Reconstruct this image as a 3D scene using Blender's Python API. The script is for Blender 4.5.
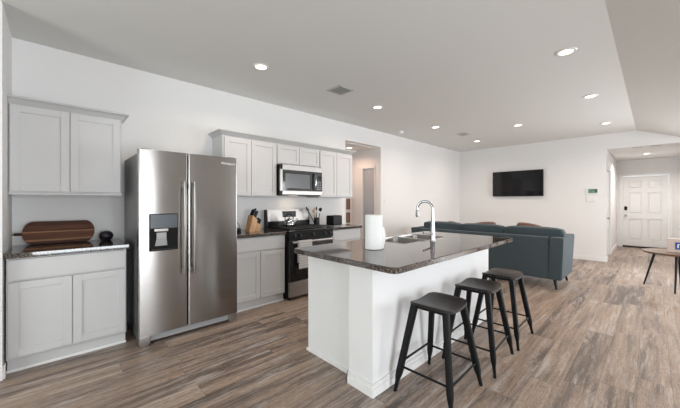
import bpy, bmesh, math, random
from mathutils import Vector, Matrix
random.seed(7)
PI = math.pi
S = bpy.context.scene
COL = S.collection
for o in list(bpy.data.objects): bpy.data.objects.remove(o, do_unlink=True)

# ------------------------------------------------------------------ camera
cam = bpy.data.cameras.new('camera'); cam_o = bpy.data.objects.new('camera', cam); COL.objects.link(cam_o)
cam.sensor_width = 36; cam.lens = 297.97*36/680; cam.shift_y = -2.24/680
cam.clip_start = .05
cam_o.location = (0, -3.94, 1.3029); cam_o.rotation_euler = (PI/2, 0, -.7599)
S.camera = cam_o
# ------------------------------------------------------------------ world, windows' daylight, added fill, exposure
S.view_settings.view_transform = 'Standard'; S.view_settings.look = 'None'
S.view_settings.gamma = 1; S.view_settings.use_curve_mapping = False
S.view_settings.exposure = -0.10
W = bpy.data.worlds.new('sky'); S.world = W; W.use_nodes = True
wn = W.node_tree; wn.nodes['Background'].inputs[0].default_value = (.80, .90, 1, 1); wn.nodes['Background'].inputs[1].default_value = 2.5

def area(name, loc, rot, sx, sy, power, col, spread=180):
    l = bpy.data.lights.new(name, 'AREA'); l.shape = 'RECTANGLE'; l.size = sx; l.size_y = sy
    l.energy = power; l.color = col; l.spread = math.radians(spread)
    o = bpy.data.objects.new(name, l); COL.objects.link(o); o.location = loc; o.rotation_euler = rot
    return o
DAY = (.93, .97, 1)
# just inside the window panes, shining into the room
area('daylight_left_window', (-3.93, -2.6, 1.35), (0, -PI/2, 0), 1.8, 2.0, 100, (.93, 1, .975))
area('daylight_patio_door', (.6, -6.93, 1.1), (PI/2, 0, 0), 2.0, 2.0, 110, DAY)
area('daylight_front_window', (6.05, -6.93, 1.1), (PI/2, 0, 0), 1.1, 2.0, 90, DAY)
area('fill_living_side', (8.54, -5.8, 1.3), (0, PI/2, 0), 1.7, 1.6, 120, DAY)  # added fill through an invented window, brightens the living side and ceiling
WARM = (1, .83, .68)
P_DOWN = 8
P_HALL = 27

# ------------------------------------------------------------------ materials
def mat(name, col, rough=.5, metal=0, **k):
    m = bpy.data.materials.new(name); m.use_nodes = True
    b = m.node_tree.nodes['Principled BSDF']
    b.inputs['Base Color'].default_value = (*col, 1); b.inputs['Roughness'].default_value = rough
    b.inputs['Metallic'].default_value = metal
    for a, v in k.items(): b.inputs[a.replace('_', ' ')].default_value = v
    return m
def N(m, t, **k):
    n = m.node_tree.nodes.new(t)
    for a, v in k.items(): setattr(n, a, v)
    return n
def LK(m, a, b): m.node_tree.links.new(a, b)
def B(m): return m.node_tree.nodes['Principled BSDF']
def ramp(m, stops, src):
    r = N(m, 'ShaderNodeValToRGB'); e = r.color_ramp.elements
    while len(e) < len(stops): e.new(.5)
    for i, (p, c) in enumerate(stops): e[i].position = p; e[i].color = (*c, 1)
    LK(m, src, r.inputs[0]); return r
def noise(m, scale, detail=3, rough=.5, stretch=None, vec='Object'):
    tc = N(m, 'ShaderNodeTexCoord'); n = N(m, 'ShaderNodeTexNoise')
    n.inputs['Scale'].default_value = scale; n.inputs['Detail'].default_value = detail; n.inputs['Roughness'].default_value = rough
    if stretch:
        mp = N(m, 'ShaderNodeMapping'); mp.inputs['Scale'].default_value = stretch
        LK(m, tc.outputs[vec], mp.inputs[0]); LK(m, mp.outputs[0], n.inputs['Vector'])
    else: LK(m, tc.outputs[vec], n.inputs['Vector'])
    return n
def bump(m, src, strength=.2, dist=.01):
    b = N(m, 'ShaderNodeBump'); b.inputs['Strength'].default_value = strength; b.inputs['Distance'].default_value = dist
    LK(m, src, b.inputs['Height']); LK(m, b.outputs[0], B(m).inputs['Normal'])

def paint(name, col, rough=.6, sc=90, st=.08):
    m = mat(name, col, rough); n = noise(m, sc, 2); bump(m, n.outputs[0], st, .003); return m
M_wall = paint('wall_paint', (.80, .79, .785), .75)
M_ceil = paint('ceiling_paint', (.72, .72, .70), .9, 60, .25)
M_trim = paint('trim_paint', (.82, .81, .80), .4, 30, .02)
M_cab = paint('cabinet_paint', (.575, .57, .57), .42, 40, .02)
M_crown = paint('crown_paint', (.53, .53, .525), .45, 40, .02)
M_door = paint('door_paint', (.80, .79, .78), .4, 40, .02)
M_doorgrey = paint('grey_door_paint', (.42, .44, .47), .35, 40, .02)
M_isl = paint('island_paint', (.79, .785, .785), .6, 80, .04)

def floor_mat():
    m = mat('vinyl_planks', (.3, .25, .2), .38)
    tc = N(m, 'ShaderNodeTexCoord'); sp = N(m, 'ShaderNodeSeparateXYZ'); LK(m, tc.outputs['Object'], sp.inputs[0])
    def mth(op, a, b=None):
        n = N(m, 'ShaderNodeMath', operation=op)
        for i, v in enumerate((a, b)):
            if v is None: continue
            if isinstance(v, (int, float)): n.inputs[i].default_value = v
            else: LK(m, v, n.inputs[i])
        return n.outputs[0]
    PW, PL = .18, 1.22
    yr = mth('DIVIDE', sp.outputs['Y'], PW); row = mth('FLOOR', yr); fy = mth('FRACT', yr)
    wn1 = N(m, 'ShaderNodeTexWhiteNoise', noise_dimensions='1D'); LK(m, row, wn1.inputs['W'])
    xr = mth('ADD', mth('DIVIDE', sp.outputs['X'], PL), mth('MULTIPLY', wn1.outputs['Value'], 7.3))
    colm = mth('FLOOR', xr); fx = mth('FRACT', xr)
    cmb = N(m, 'ShaderNodeCombineXYZ'); LK(m, colm, cmb.inputs[0]); LK(m, row, cmb.inputs[1])
    wn2 = N(m, 'ShaderNodeTexWhiteNoise', noise_dimensions='2D'); LK(m, cmb.outputs[0], wn2.inputs['Vector'])
    rnd = wn2.outputs['Value']
    # grain, offset for each plank
    off = N(m, 'ShaderNodeCombineXYZ'); LK(m, mth('MULTIPLY', rnd, 37.), off.inputs[0]); LK(m, mth('MULTIPLY', rnd, 91.), off.inputs[1])
    va = N(m, 'ShaderNodeVectorMath', operation='ADD'); LK(m, tc.outputs['Object'], va.inputs[0]); LK(m, off.outputs[0], va.inputs[1])
    def ns(scale, det, ro, dist=0):
        mp = N(m, 'ShaderNodeMapping'); mp.inputs['Scale'].default_value = scale; LK(m, va.outputs[0], mp.inputs[0])
        n = N(m, 'ShaderNodeTexNoise'); n.inputs['Scale'].default_value = 1; n.inputs['Detail'].default_value = det; n.inputs['Roughness'].default_value = ro
        n.inputs['Distortion'].default_value = dist
        LK(m, mp.outputs[0], n.inputs['Vector']); return n.outputs[0]
    blot = ns((.8, 9, 1), 4, .62, .25); gr = ns((1.6, 42, 1), 6, .7, .2); fine = ns((22, 240, 1), 4, .75); worn = ns((1.5, 13, 1), 7, .78, .35)
    base = ramp(m, [(0.14, (.085, .063, .052)), (.36, (.165, .124, .100)), (.5, (.32, .240, .194)), (.62, (.355, .258, .190)), (.78, (.40, .322, .272)), (.95, (.52, .445, .40))],
                mth('ADD', mth('MULTIPLY', rnd, .34), mth('MULTIPLY', mth('SUBTRACT', blot, .20), 1.25)))
    g = ramp(m, [(.30, (.52, .50, .49)), (.48, (1, 1, 1)), (.70, (1.35, 1.35, 1.35))], gr)
    mx = N(m, 'ShaderNodeMix', data_type='RGBA', blend_type='MULTIPLY'); mx.inputs[0].default_value = 1
    LK(m, base.outputs[0], mx.inputs[6]); LK(m, g.outputs[0], mx.inputs[7])
    f = ramp(m, [(.38, (.58, .57, .57)), (.6, (1.15, 1.15, 1.15))], fine)
    mx2 = N(m, 'ShaderNodeMix', data_type='RGBA', blend_type='MULTIPLY'); mx2.inputs[0].default_value = 1
    LK(m, mx.outputs[2], mx2.inputs[6]); LK(m, f.outputs[0], mx2.inputs[7])
    # pale worn streaks
    wr = ramp(m, [(.52, (0, 0, 0)), (.64, (1, 1, 1))], worn)
    mx3 = N(m, 'ShaderNodeMix', data_type='RGBA'); mx3.inputs[7].default_value = (.50, .44, .405, 1)
    LK(m, mth('MULTIPLY', wr.outputs[0], .75), mx3.inputs[0]); LK(m, mx2.outputs[2], mx3.inputs[6])
    # seams
    ex = mth('MINIMUM', fx, mth('SUBTRACT', 1, fx)); ey = mth('MINIMUM', fy, mth('SUBTRACT', 1, fy))
    seam = mth('MAXIMUM', mth('LESS_THAN', ex, .0018), mth('LESS_THAN', ey, .010))
    mx4 = N(m, 'ShaderNodeMix', data_type='RGBA'); mx4.inputs[7].default_value = (.05, .038, .032, 1)
    LK(m, mth('MULTIPLY', seam, .4), mx4.inputs[0]); LK(m, mx3.outputs[2], mx4.inputs[6])
    LK(m, mx4.outputs[2], B(m).inputs['Base Color'])
    rr = N(m, 'ShaderNodeMapRange'); rr.inputs[3].default_value = .30; rr.inputs[4].default_value = .50; LK(m, gr, rr.inputs[0]); LK(m, rr.outputs[0], B(m).inputs['Roughness'])
    bump(m, gr, .12, .002)
    return m
M_floor = floor_mat()

def granite():
    m = mat('speckled_granite', (.03, .025, .022), .04)
    v = N(m, 'ShaderNodeTexVoronoi'); v.inputs['Scale'].default_value = 170; tc = N(m, 'ShaderNodeTexCoord'); LK(m, tc.outputs['Object'], v.inputs['Vector'])
    r = ramp(m, [(0, (.008, .007, .006)), (.55, (.022, .018, .015)), (.74, (.11, .085, .068)), (.9, (.30, .26, .22)), (1, (.42, .38, .33))], v.outputs['Color'])
    n = noise(m, 22, 4, .6)
    mx = N(m, 'ShaderNodeMix', data_type='RGBA', blend_type='MULTIPLY'); mx.inputs[0].default_value = 1
    r2 = ramp(m, [(.35, (.85, .82, .80)), (.65, (1.15, 1.12, 1.1))], n.outputs[0])
    LK(m, r.outputs[0], mx.inputs[6]); LK(m, r2.outputs[0], mx.inputs[7]); LK(m, mx.outputs[2], B(m).inputs['Base Color'])
    B(m).inputs['IOR'].default_value = 1.85
    return m
M_gran = granite()

def steel(name, col, rough, aniso=.7, rot=.25):
    m = mat(name, col, rough, 1); B(m).inputs['Anisotropic'].default_value = aniso; B(m).inputs['Anisotropic Rotation'].default_value = rot
    t = N(m, 'ShaderNodeCombineXYZ'); t.inputs[0].default_value = 1; LK(m, t.outputs[0], B(m).inputs['Tangent'])
    n = noise(m, 1, 3, .6, (4, 4, 500)); bump(m, n.outputs[0], .02, .0004)
    return m
M_steel = steel('brushed_stainless', (.37, .352, .34), .22, .85, .25)
M_steel2 = mat('satin_stainless', (.36, .34, .325), .36, 1)
M_chrome = mat('polished_chrome', (.42, .42, .44), .06, 1)
M_fside = mat('fridge_side_grey', (.13, .13, .13), .32, .35)
M_black = mat('black_plastic', (.008, .008, .009), .35, 0, Specular_IOR_Level=.3)
M_mattblack = mat('satin_black_enamel', (.006, .006, .006), .5, 0, Specular_IOR_Level=.12)
M_gloss = mat('black_gloss', (.010, .010, .012), .06)
M_iron = mat('cast_iron', (.018, .017, .017), .55)
M_grayplastic = mat('grey_plastic', (.35, .35, .36), .4)
M_panel = mat('dispenser_panel', (.09, .105, .12), .22)
M_white = mat('white_plastic', (.80, .80, .79), .4)
M_print = mat('white_print', (.85, .85, .85), .5)
M_stool = mat('black_painted_metal', (.008, .008, .009), .5, 0, Specular_IOR_Level=.14)
def wood(name, stops, sc=(3, 40, 40), rough=.45):
    m = mat(name, stops[0][1], rough); n = noise(m, 1, 5, .6, sc); n.inputs['Distortion'].default_value = .6
    r = ramp(m, stops, n.outputs[0]); LK(m, r.outputs[0], B(m).inputs['Base Color']); return m
M_seat = wood('stool_seat_dark', [(.3, (.014, .011, .010)), (.7, (.026, .021, .019))], (20, 4, 20), .38)
B(M_seat).inputs['Specular IOR Level'].default_value = .25
def board():
    m = mat('striped_board', (.1, .04, .02), .5, 0, Specular_IOR_Level=.25)
    tc = N(m, 'ShaderNodeTexCoord'); sp = N(m, 'ShaderNodeSeparateXYZ'); LK(m, tc.outputs['Object'], sp.inputs[0])
    mr = N(m, 'ShaderNodeMapRange'); mr.inputs[1].default_value = 0; mr.inputs[2].default_value = .21; LK(m, sp.outputs['Z'], mr.inputs[0])
    dk = (.070, .024, .012); md = (.125, .045, .021); lt = (.32, .155, .075)
    r = ramp(m, [(0, dk), (.13, lt), (.21, md), (.50, lt), (.56, dk), (.62, md), (.80, dk)], mr.outputs[0]); r.color_ramp.interpolation = 'CONSTANT'
    n = noise(m, 1, 4, .6, (5, 60, 60)); r2 = ramp(m, [(.3, (.6, .6, .6)), (.7, (1.25, 1.2, 1.15))], n.outputs[0])
    mx = N(m, 'ShaderNodeMix', data_type='RGBA', blend_type='MULTIPLY'); mx.inputs[0].default_value = 1
    LK(m, r.outputs[0], mx.inputs[6]); LK(m, r2.outputs[0], mx.inputs[7]); LK(m, mx.outputs[2], B(m).inputs['Base Color']); return m
M_board = board()
M_bamboo = wood('knife_block_wood', [(.3, (.42, .23, .10)), (.7, (.62, .38, .19))], (30, 30, 4))
M_spoonwood = wood('utensil_wood', [(.3, (.50, .28, .15)), (.7, (.68, .42, .24))], (20, 20, 6))
M_tablewood = wood('table_walnut', [(.3, (.12, .065, .040)), (.7, (.22, .13, .085))], (4, 30, 30), .3)
def fabric(name, col, sc=350, var=.35):
    m = mat(name, col, .9); n = noise(m, sc, 2, .7)
    lo = tuple(c*(1-var) for c in col); hi = tuple(c*(1+var) for c in col)
    r = ramp(m, [(.3, lo), (.7, hi)], n.outputs[0]); LK(m, r.outputs[0], B(m).inputs['Base Color']); bump(m, n.outputs[0], .3, .002)
    B(m).inputs['Sheen Weight'].default_value = .08; return m
M_sofa = fabric('teal_grey_upholstery', (.056, .079, .092), 240, .5)
M_rust = fabric('rust_brown_fabric', (.15, .075, .055), 200)
M_towel = fabric('white_towel', (.62, .60, .59), 300, .12)
M_paper = fabric('paper_roll', (.86, .86, .85), 120, .03)
M_screen = mat('tv_screen', (.006, .006, .007), .09, 0, Specular_IOR_Level=.35)
M_lcd = mat('green_lcd', (.16, .30, .20), .3)
M_lcdink = mat('lcd_ink', (.03, .06, .04), .4)
M_ballpurple = mat('dark_purple_shell', (.016, .010, .020), .35)
M_tan = fabric('tan_card', (.62, .52, .47), 40, .06)
M_blue = mat('blue_label', (.02, .06, .32), .4)
M_thresh = mat('bronze_threshold', (.05, .03, .022), .4, .5)
M_brownpanel = wood('brown_panel_wood', [(.3, (.20, .11, .07)), (.7, (.30, .18, .12))])
M_ventdark = mat('vent_shadow_colour', (.03, .03, .03), .6)  # dark tone standing in for the shade inside the vents
M_glass = mat('window_glass', (1, 1, 1), .0, Transmission_Weight=1.0, IOR=1.05)
def emit(name, col, st):
    m = bpy.data.materials.new(name); m.use_nodes = True; b = B(m)
    b.inputs['Emission Color'].default_value = (*col, 1); b.inputs['Emission Strength'].default_value = st; return m
M_lamp = emit('lamp_lens', (1, .84, .64), 6)
M_display = mat('appliance_display', (.02, .025, .03), .15)

# ------------------------------------------------------------------ mesh helpers (world coordinates)
def new(): return bmesh.new()
def merge(bm, t, M=None):
    me = bpy.data.meshes.new('t'); t.to_mesh(me); t.free()
    if M is not None: me.transform(M)
    bm.from_mesh(me); bpy.data.meshes.remove(me)
def box(bm, x0, x1, y0, y1, z0, z1, bev=0, seg=2, M=None):
    t = new(); bmesh.ops.create_cube(t, size=1)
    for v in t.verts:
        v.co = Vector(((x0+x1)/2+v.co.x*abs(x1-x0), (y0+y1)/2+v.co.y*abs(y1-y0), (z0+z1)/2+v.co.z*abs(z1-z0)))
    if bev: bmesh.ops.bevel(t, geom=t.edges[:], offset=bev, segments=seg, affect='EDGES', profile=.5)
    merge(bm, t, M); return bm
def lathe(bm, prof, c=(0, 0, 0), n=24, M=None):
    t = new(); rings = []
    for r, z in prof:
        if r < 1e-5: rings.append([t.verts.new((0, 0, z))])
        else: rings.append([t.verts.new((r*math.cos(2*PI*i/n), r*math.sin(2*PI*i/n), z)) for i in range(n)])
    for a, b in zip(rings, rings[1:]):
        for i in range(n):
            j = (i+1) % n
            if len(a) == 1 and len(b) > 1: t.faces.new((a[0], b[j], b[i])) if False else t.faces.new((a[0], b[i], b[j]))
            elif len(b) == 1 and len(a) > 1: t.faces.new((a[i], a[j], b[0]))
            elif len(a) > 1: t.faces.new((a[i], a[j], b[j], b[i]))
    for r in (rings[0], rings[-1]):
        if len(r) > 1: t.faces.new(r)
    bmesh.ops.recalc_face_normals(t, faces=t.faces[:])
    MM = Matrix.Translation(c)
    if M is not None: MM = MM @ M
    merge(bm, t, MM); return bm
def tube(bm, pts, r, n=10, rs=None, flat=1):
    pts = [Vector(p) for p in pts]; t = new(); rings = []
    up = None
    for i, p in enumerate(pts):
        d = (pts[min(i+1, len(pts)-1)]-pts[max(i-1, 0)]).normalized()
        if up is None:
            a = Vector((0, 0, 1)) if abs(d.z) < .9 else Vector((1, 0, 0)); u = d.cross(a).normalized()
        else:
            u = (up - d*up.dot(d)).normalized()
        up = u; w = d.cross(u).normalized(); rr = rs[i] if rs else r
        rings.append([t.verts.new(p+u*rr*math.cos(2*PI*k/n)+w*rr*flat*math.sin(2*PI*k/n)) for k in range(n)])
    for a, b in zip(rings, rings[1:]):
        for i in range(n): t.faces.new((a[i], a[(i+1) % n], b[(i+1) % n], b[i]))
    t.faces.new(rings[0][::-1]); t.faces.new(rings[-1])
    bmesh.ops.recalc_face_normals(t, faces=t.faces[:]); merge(bm, t); return bm
def loft(bm, rings, caps=True):
    t = new(); vs = [[t.verts.new(p) for p in r] for r in rings]; n = len(vs[0])
    for a, b in zip(vs, vs[1:]):
        for i in range(n): t.faces.new((a[i], a[(i+1) % n], b[(i+1) % n], b[i]))
    if caps: t.faces.new(vs[0][::-1]); t.faces.new(vs[-1])
    bmesh.ops.recalc_face_normals(t, faces=t.faces[:]); merge(bm, t); return bm
def extrude_poly(bm, pts, vec, bev=0):
    """pts: closed outline (3-D), extruded by vec"""
    v = Vector(vec); t = new()
    a = [t.verts.new(p) for p in pts]; b = [t.verts.new(Vector(p)+v) for p in pts]; n = len(a)
    t.faces.new(a[::-1]); t.faces.new(b)
    for i in range(n): t.faces.new((a[i], a[(i+1) % n], b[(i+1) % n], b[i]))
    bmesh.ops.recalc_face_normals(t, faces=t.faces[:])
    if bev: bmesh.ops.bevel(t, geom=t.edges[:], offset=bev, segments=2, affect='EDGES')
    merge(bm, t); return bm
def rot(axis, a, c):
    return Matrix.Translation(c) @ Matrix.Rotation(a, 4, axis) @ Matrix.Translation(-Vector(c))
WL = {}
def obj(name, bm, m, parent=None, smooth=True, **props):
    xs = [v.co for v in bm.verts]
    lo = Vector([min(c[i] for c in xs) for i in range(3)]); hi = Vector([max(c[i] for c in xs) for i in range(3)])
    o0 = Vector(((lo.x+hi.x)/2, (lo.y+hi.y)/2, lo.z))
    for v in bm.verts: v.co -= o0
    me = bpy.data.meshes.new(name); bm.to_mesh(me); bm.free()
    me.materials.append(m)
    if smooth:
        me.polygons.foreach_set('use_smooth', [True]*len(me.polygons)); me.set_sharp_from_angle(angle=math.radians(38))
    o = bpy.data.objects.new(name, me); COL.objects.link(o)
    if smooth:
        wm = o.modifiers.new('weighted_normals', 'WEIGHTED_NORMAL'); wm.keep_sharp = True; wm.weight = 80
    if parent is not None: o.parent = parent; o.location = o0 - WL[parent]
    else: o.location = o0
    WL[o] = o0
    for k, v in props.items(): o[k] = v
    return o
def thing(name, label, cat, loc, group=None):
    o = bpy.data.objects.new(name, None); COL.objects.link(o); o.location = loc; WL[o] = Vector(loc)
    o.empty_display_size = .1
    o['label'] = label; o['category'] = cat
    if group: o['group'] = group
    return o
def tag(o, label, cat, group=None):
    o['label'] = label; o['category'] = cat
    if group: o['group'] = group
    return o
def struct(name, bm, m, parent=None, smooth=False):
    o = obj(name, bm, m, parent, smooth)
    if parent is None: o['kind'] = 'structure'
    return o
def sroot(name, loc):
    o = bpy.data.objects.new(name, None); COL.objects.link(o); o.location = loc; WL[o] = Vector(loc); o['kind'] = 'structure'; return o
def text(name, s, size, depth, m, parent, M, **props):
    c = bpy.data.curves.new('t', 'FONT'); c.body = s; c.size = size; c.extrude = depth; c.align_x = 'CENTER'; c.align_y = 'CENTER'
    c.resolution_u = 3
    o = bpy.data.objects.new('t', c); COL.objects.link(o)
    dg = bpy.context.evaluated_depsgraph_get(); me = bpy.data.meshes.new_from_object(o.evaluated_get(dg))
    bpy.data.objects.remove(o); bm = new(); bm.from_mesh(me); bmesh.ops.transform(bm, matrix=M, verts=bm.verts[:])
    return obj(name, bm, m, parent, False, **props)
# text plane facing -y (towards the kitchen), facing -x
FY = Matrix.Rotation(PI/2, 4, 'X')
FX = Matrix.Rotation(-PI/2, 4, 'Z') @ Matrix.Rotation(PI/2, 4, 'X')

# ================================================================== ROOM
H = 2.768; XT = 8.61; X0 = -.2895; YB = -7.0; XL = -4.0
XE = 11.95; YH = -3.2; YHR = -4.62; HH = 2.50
struct('floor', box(new(), XL-.1, XE+.3, YB-.1, 1.2, -.1, 0), M_floor)
c = new(); extrude_poly(c, [(XL-.1, .0, H), (XL-.1, -3.695, H), (XL-.1, -4.42, 2.49), (XL-.1, YB-.1, 2.49), (XL-.1, YB-.1, 2.64), (XL-.1, -4.5, 2.64), (XL-.1, -3.75, H+.12), (XL-.1, .0, H+.12)], (XT-XL+.1, 0, 0))
struct('ceiling', c, M_ceil)
w = new(); OX0, OX1, OZ = 3.88, 4.921, 2.45
box(w, XL-.1, OX0, 0, .14, 0, H+.12); box(w, OX1, XT+.14, 0, .14, 0, H+.12); box(w, OX0, OX1, 0, .14, OZ, H+.12)
struct('wall_kitchen', w, M_wall)
w = new(); box(w, XT, XT+.14, YH-.03, 0, 0, H+.12); box(w, XT, XT+.14, YHR, YH-.03, 2.44, H+.12); box(w, XT, XT+.14, YB-.1, -6.6, 0, H+.12); box(w, XT, XT+.14, -5.0, YHR, 0, H+.12); box(w, XT, XT+.14, -6.6, -5.0, 0, .4); box(w, XT, XT+.14, -6.6, -5.0, 2.15, H+.12)
struct('wall_tv', w, M_wall)
struct('wall_left', box(new(), X0-.13, X0, -.66, 0, 0, H), M_wall)
# left window wall of the dining nook
w = new(); box(w, XL-.12, XL, YB, -3.6, 0, H); box(w, XL-.12, XL, -1.6, 0, 0, H); box(w, XL-.12, XL, -3.6, -1.6, 0, .45); box(w, XL-.12, XL, -3.6, -1.6, 2.25, H)
struct('wall_nook', w, M_wall)
def rear_openings():
    w = new(); xs = [(-0.4, 1.6, .0, 2.1), (5.5, 6.6, .0, 2.1)]; x = XL-.12
    for a, b, z0, z1 in xs:
        box(w, x, a, YB-.12, YB, 0, 2.62)
        if z0 > 0: box(w, a, b, YB-.12, YB, 0, z0)
        box(w, a, b, YB-.12, YB, z1, 2.62); x = b
    box(w, x, XT+.14, YB-.12, YB, 0, 2.62); return w
struct('wall_rear', rear_openings(), M_wall)
def window(n, axis, a, b, z0, z1, pos, sgn=-1):
    r = sroot('window_%d' % n, ((a+b)/2, pos, z0) if axis == 'x' else (pos, (a+b)/2, z0))
    f = new(); t = .05
    def bb(u0, u1, v0, v1, d=.05, e=-.01):
        if axis == 'x': box(f, u0, u1, pos-d, pos+e, v0, v1, .004)
        else: box(f, pos+sgn*d, pos-sgn*e, u0, u1, v0, v1, .004)
    bb(a, a+t, z0, z1); bb(b-t, b, z0, z1); bb(a, b, z0, z0+t); bb(a, b, z1-t, z1); bb((a+b)/2-t/2, (a+b)/2+t/2, z0, z1)
    obj('window_frame', f, M_trim, r)
    g = new()
    if axis == 'x': box(g, a+t, b-t, pos-.034, pos-.028, z0+t, z1-t)
    else: box(g, pos+sgn*.034, pos+sgn*.028, a+t, b-t, z0+t, z1-t)
    obj('pane', g, M_glass, r, False)
window(1, 'y', -3.6, -1.6, .45, 2.25, XL)
window(2, 'x', -.4, 1.6, .0, 2.1, YB)
window(3, 'x', 5.5, 6.6, .0, 2.1, YB)
window(4, 'y', -6.6, -5.0, .4, 2.15, XT, 1)  # unseen window, put in only for the added living-side fill
# vestibule behind the kitchen opening
struct('wall_vestibule_back', box(new(), OX0-.5, OX1+.1, .86, .96, 0, 2.6), M_wall)
struct('wall_vestibule_left', box(new(), OX0-.5, OX0-.4, .14, .86, 0, 2.6), M_wall)
w = new(); box(w, OX1, OX1+.1, .14, .17, 0, 2.6); box(w, OX1, OX1+.1, .50, .86, 0, 2.6); box(w, OX1, OX1+.1, .17, .50, 2.03, 2.6)
struct('wall_vestibule_right', w, M_wall)
struct('ceiling_vestibule', box(new(), OX0-.5, OX1+.1, .14, .96, 2.44, 2.54), M_ceil)
# entry hall
w = new(); box(w, XT+.14, 8.95, YH, YH+.1, 0, HH); box(w, 9.85, XE, YH, YH+.1, 0, HH); box(w, 8.95, 9.85, YH, YH+.1, 2.05, HH)
struct('wall_hall_left', w, M_wall)
struct('wall_hall_right', box(new(), XT+.14, XE, YHR-.1, YHR, 0, HH), M_wall)
DY0 = -3.32; DY1 = -4.227
w = new(); box(w, XE, XE+.14, DY0, YH+.1, 0, HH); box(w, XE, XE+.14, YHR-.1, DY1, 0, HH); box(w, XE, XE+.14, DY1, DY0, 2.04, HH)
struct('wall_hall_end', w, M_wall)
struct('ceiling_hall', box(new(), XT+.14, XE+.14, YHR-.1, YH+.1, HH, HH+.1), M_wall)

# baseboards
def baseboard(name, segs):
    b = new()
    for x0, x1, y0, y1 in segs:
        box(b, x0, x1, y0, y1, 0, .085, .003); 
        if abs(x1-x0) > abs(y1-y0): box(b, x0, x1, y0+(.004 if y0 < y1 else 0), y1, .085, .10, .003)
        else: box(b, x0+.005, x1, y0, y1, .085, .10, .003)
    struct(name, b, M_trim)
baseboard('baseboard_kitchen', [(OX1+.01, XT, -.016, 0), (3.72, OX0, -.016, 0)])
baseboard('baseboard_tv', [(XT-.016, XT, YH-.045, -.016)])
baseboard('baseboard_tv_right', [(XT-.016, XT, YB, YHR+.0)])
baseboard('baseboard_hall', [(XT, 8.88, YH-.045, YH-.03), (9.92, XE, YH-.015, YH)])
baseboard('baseboard_left', [(X0-.145, X0+.004, -.676, -.66), (X0, X0+.015, -.66, -.605)])
baseboard('baseboard_hall_end', [(XE-.015, XE, -3.245, YH-.015)])

# ---------------------------------------------------------------- doors
def panel_door(root, name, m, plane, u0, u1, z0, z1, axis, th=.04, six=True):
    """slab whose visible face lies at `plane`, looking towards -x (axis 'x') or -y (axis 'y'); raised panels"""
    d = new()
    def bb(a, b, c0, c1, p0, p1, bev=.003):
        if axis == 'x': box(d, plane+p0, plane+p1, min(a, b), max(a, b), c0, c1, bev)
        else: box(d, min(a, b), max(a, b), plane+p0, plane+p1, c0, c1, bev)
    wd = u1-u0; s = .115*wd/abs(wd)*abs(wd)/.9; mid = .1*wd/abs(wd)
    bb(u0, u1, z0, z1, .024, th+.01, 0)
    rails = [(z0, z0+.20), (z0+.80, z0+.95), (z0+1.55, z0+1.66), (z1-.12, z1)]
    for a, b in rails:
        bb(u0+s, (u0+u1)/2-mid/2, a, b, 0, .025, 0); bb((u0+u1)/2+mid/2, u1-s, a, b, 0, .025, 0)
    for a, b in ((u0, u0+s), (u1-s, u1), ((u0+u1)/2-mid/2, (u0+u1)/2+mid/2)): bb(a, b, z0, z1, 0, .0251, 0)
    for (a, b) in zip(rails, rails[1:]):
        for (l, r) in ((u0+s, (u0+u1)/2-mid/2), ((u0+u1)/2+mid/2, u1-s)):
            k = .03*wd/abs(wd); bb(l+k, r-k, a[1]+.03, b[0]-.03, .006, .0245, .006)
    return obj(name, d, m, root)
d1 = sroot('door_1', (XE, (DY0+DY1)/2, 0))
panel_door(d1, 'door_leaf', M_door, XE+.012, DY0-.004, DY1+.004, .02, 2.03, 'x')
f = new(); 
for a, b in ((DY0, DY0+.07), (DY1-.07, DY1)): box(f, XE-.018, XE, a, b, 0, 2.04, .003)
box(f, XE-.018, XE, DY1-.07, DY0+.07, 2.04, 2.11, .003)
obj('door_casing', f, M_trim, d1)
obj('threshold', box(new(), XE-.06, XE+.05, DY1, DY0, 0, .045, .004), M_thresh, d1, label='dark bronze threshold')
k = obj('keypad_lock', box(new(), XE-.012, XE+.012, DY0-.095, DY0-.035, 1.06, 1.17, .006), M_black, d1, label='black keypad lock')
lathe_M = Matrix.Rotation(-PI/2, 4, 'Y')
obj('door_knob', lathe(new(), [(0, -.012), (.03, -.012), (.03, 0), (.012, .004), (.012, .035), (.026, .045), (.028, .06), (.018, .07), (0, .072)], (XE, DY0-.065, .91), 20, lathe_M), M_grayplastic, d1, label='dark grey knob')
d3 = sroot('door_3', (9.4, YH, 0))
def flat_door(root, y, x0, x1):
    d = new(); box(d, x0, x1, y, y+.035, .01, 2.03, .002)
    for z0, z1 in ((.22, .9), (1.02, 1.85)):
        box(d, x0+.12, x1-.12, y-.006, y, z0, z1, .004)
    return obj('door_leaf', d, M_door, root)
flat_door(d3, YH+.02, 8.96, 9.84)
f = new()
for a, b in ((8.88, 8.95), (9.85, 9.92)): box(f, a, b, YH-.016, YH, 0, 2.05, .003)
box(f, 8.88, 9.92, YH-.016, YH, 2.05, 2.12, .003)
obj('door_casing', f, M_trim, d3)
obj('door_knob', lathe(new(), [(0, -.0), (.03, 0), (.03, .008), (.012, .012), (.012, .04), (.027, .05), (.027, .062), (0, .07)], (9.05, YH+.012, .93), 20, Matrix.Rotation(PI/2, 4, 'X')), M_steel2, d3)
# grey door on the vestibule's right side
d2 = sroot('door_2', (OX1, .38, 0))
g = new(); box(g, OX1+.03, OX1+.065, .172, .498, .01, 2.02, .002); obj('door_leaf', g, M_doorgrey, d2, label='grey door leaf')
f = new(); box(f, OX1-.014, OX1, .142, .17, 0, 2.03, .002); box(f, OX1-.014, OX1, .50, .55, 0, 2.03, .003); box(f, OX1-.014, OX1, .142, .55, 2.03, 2.08, .003)
obj('door_casing', f, M_trim, d2)
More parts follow.
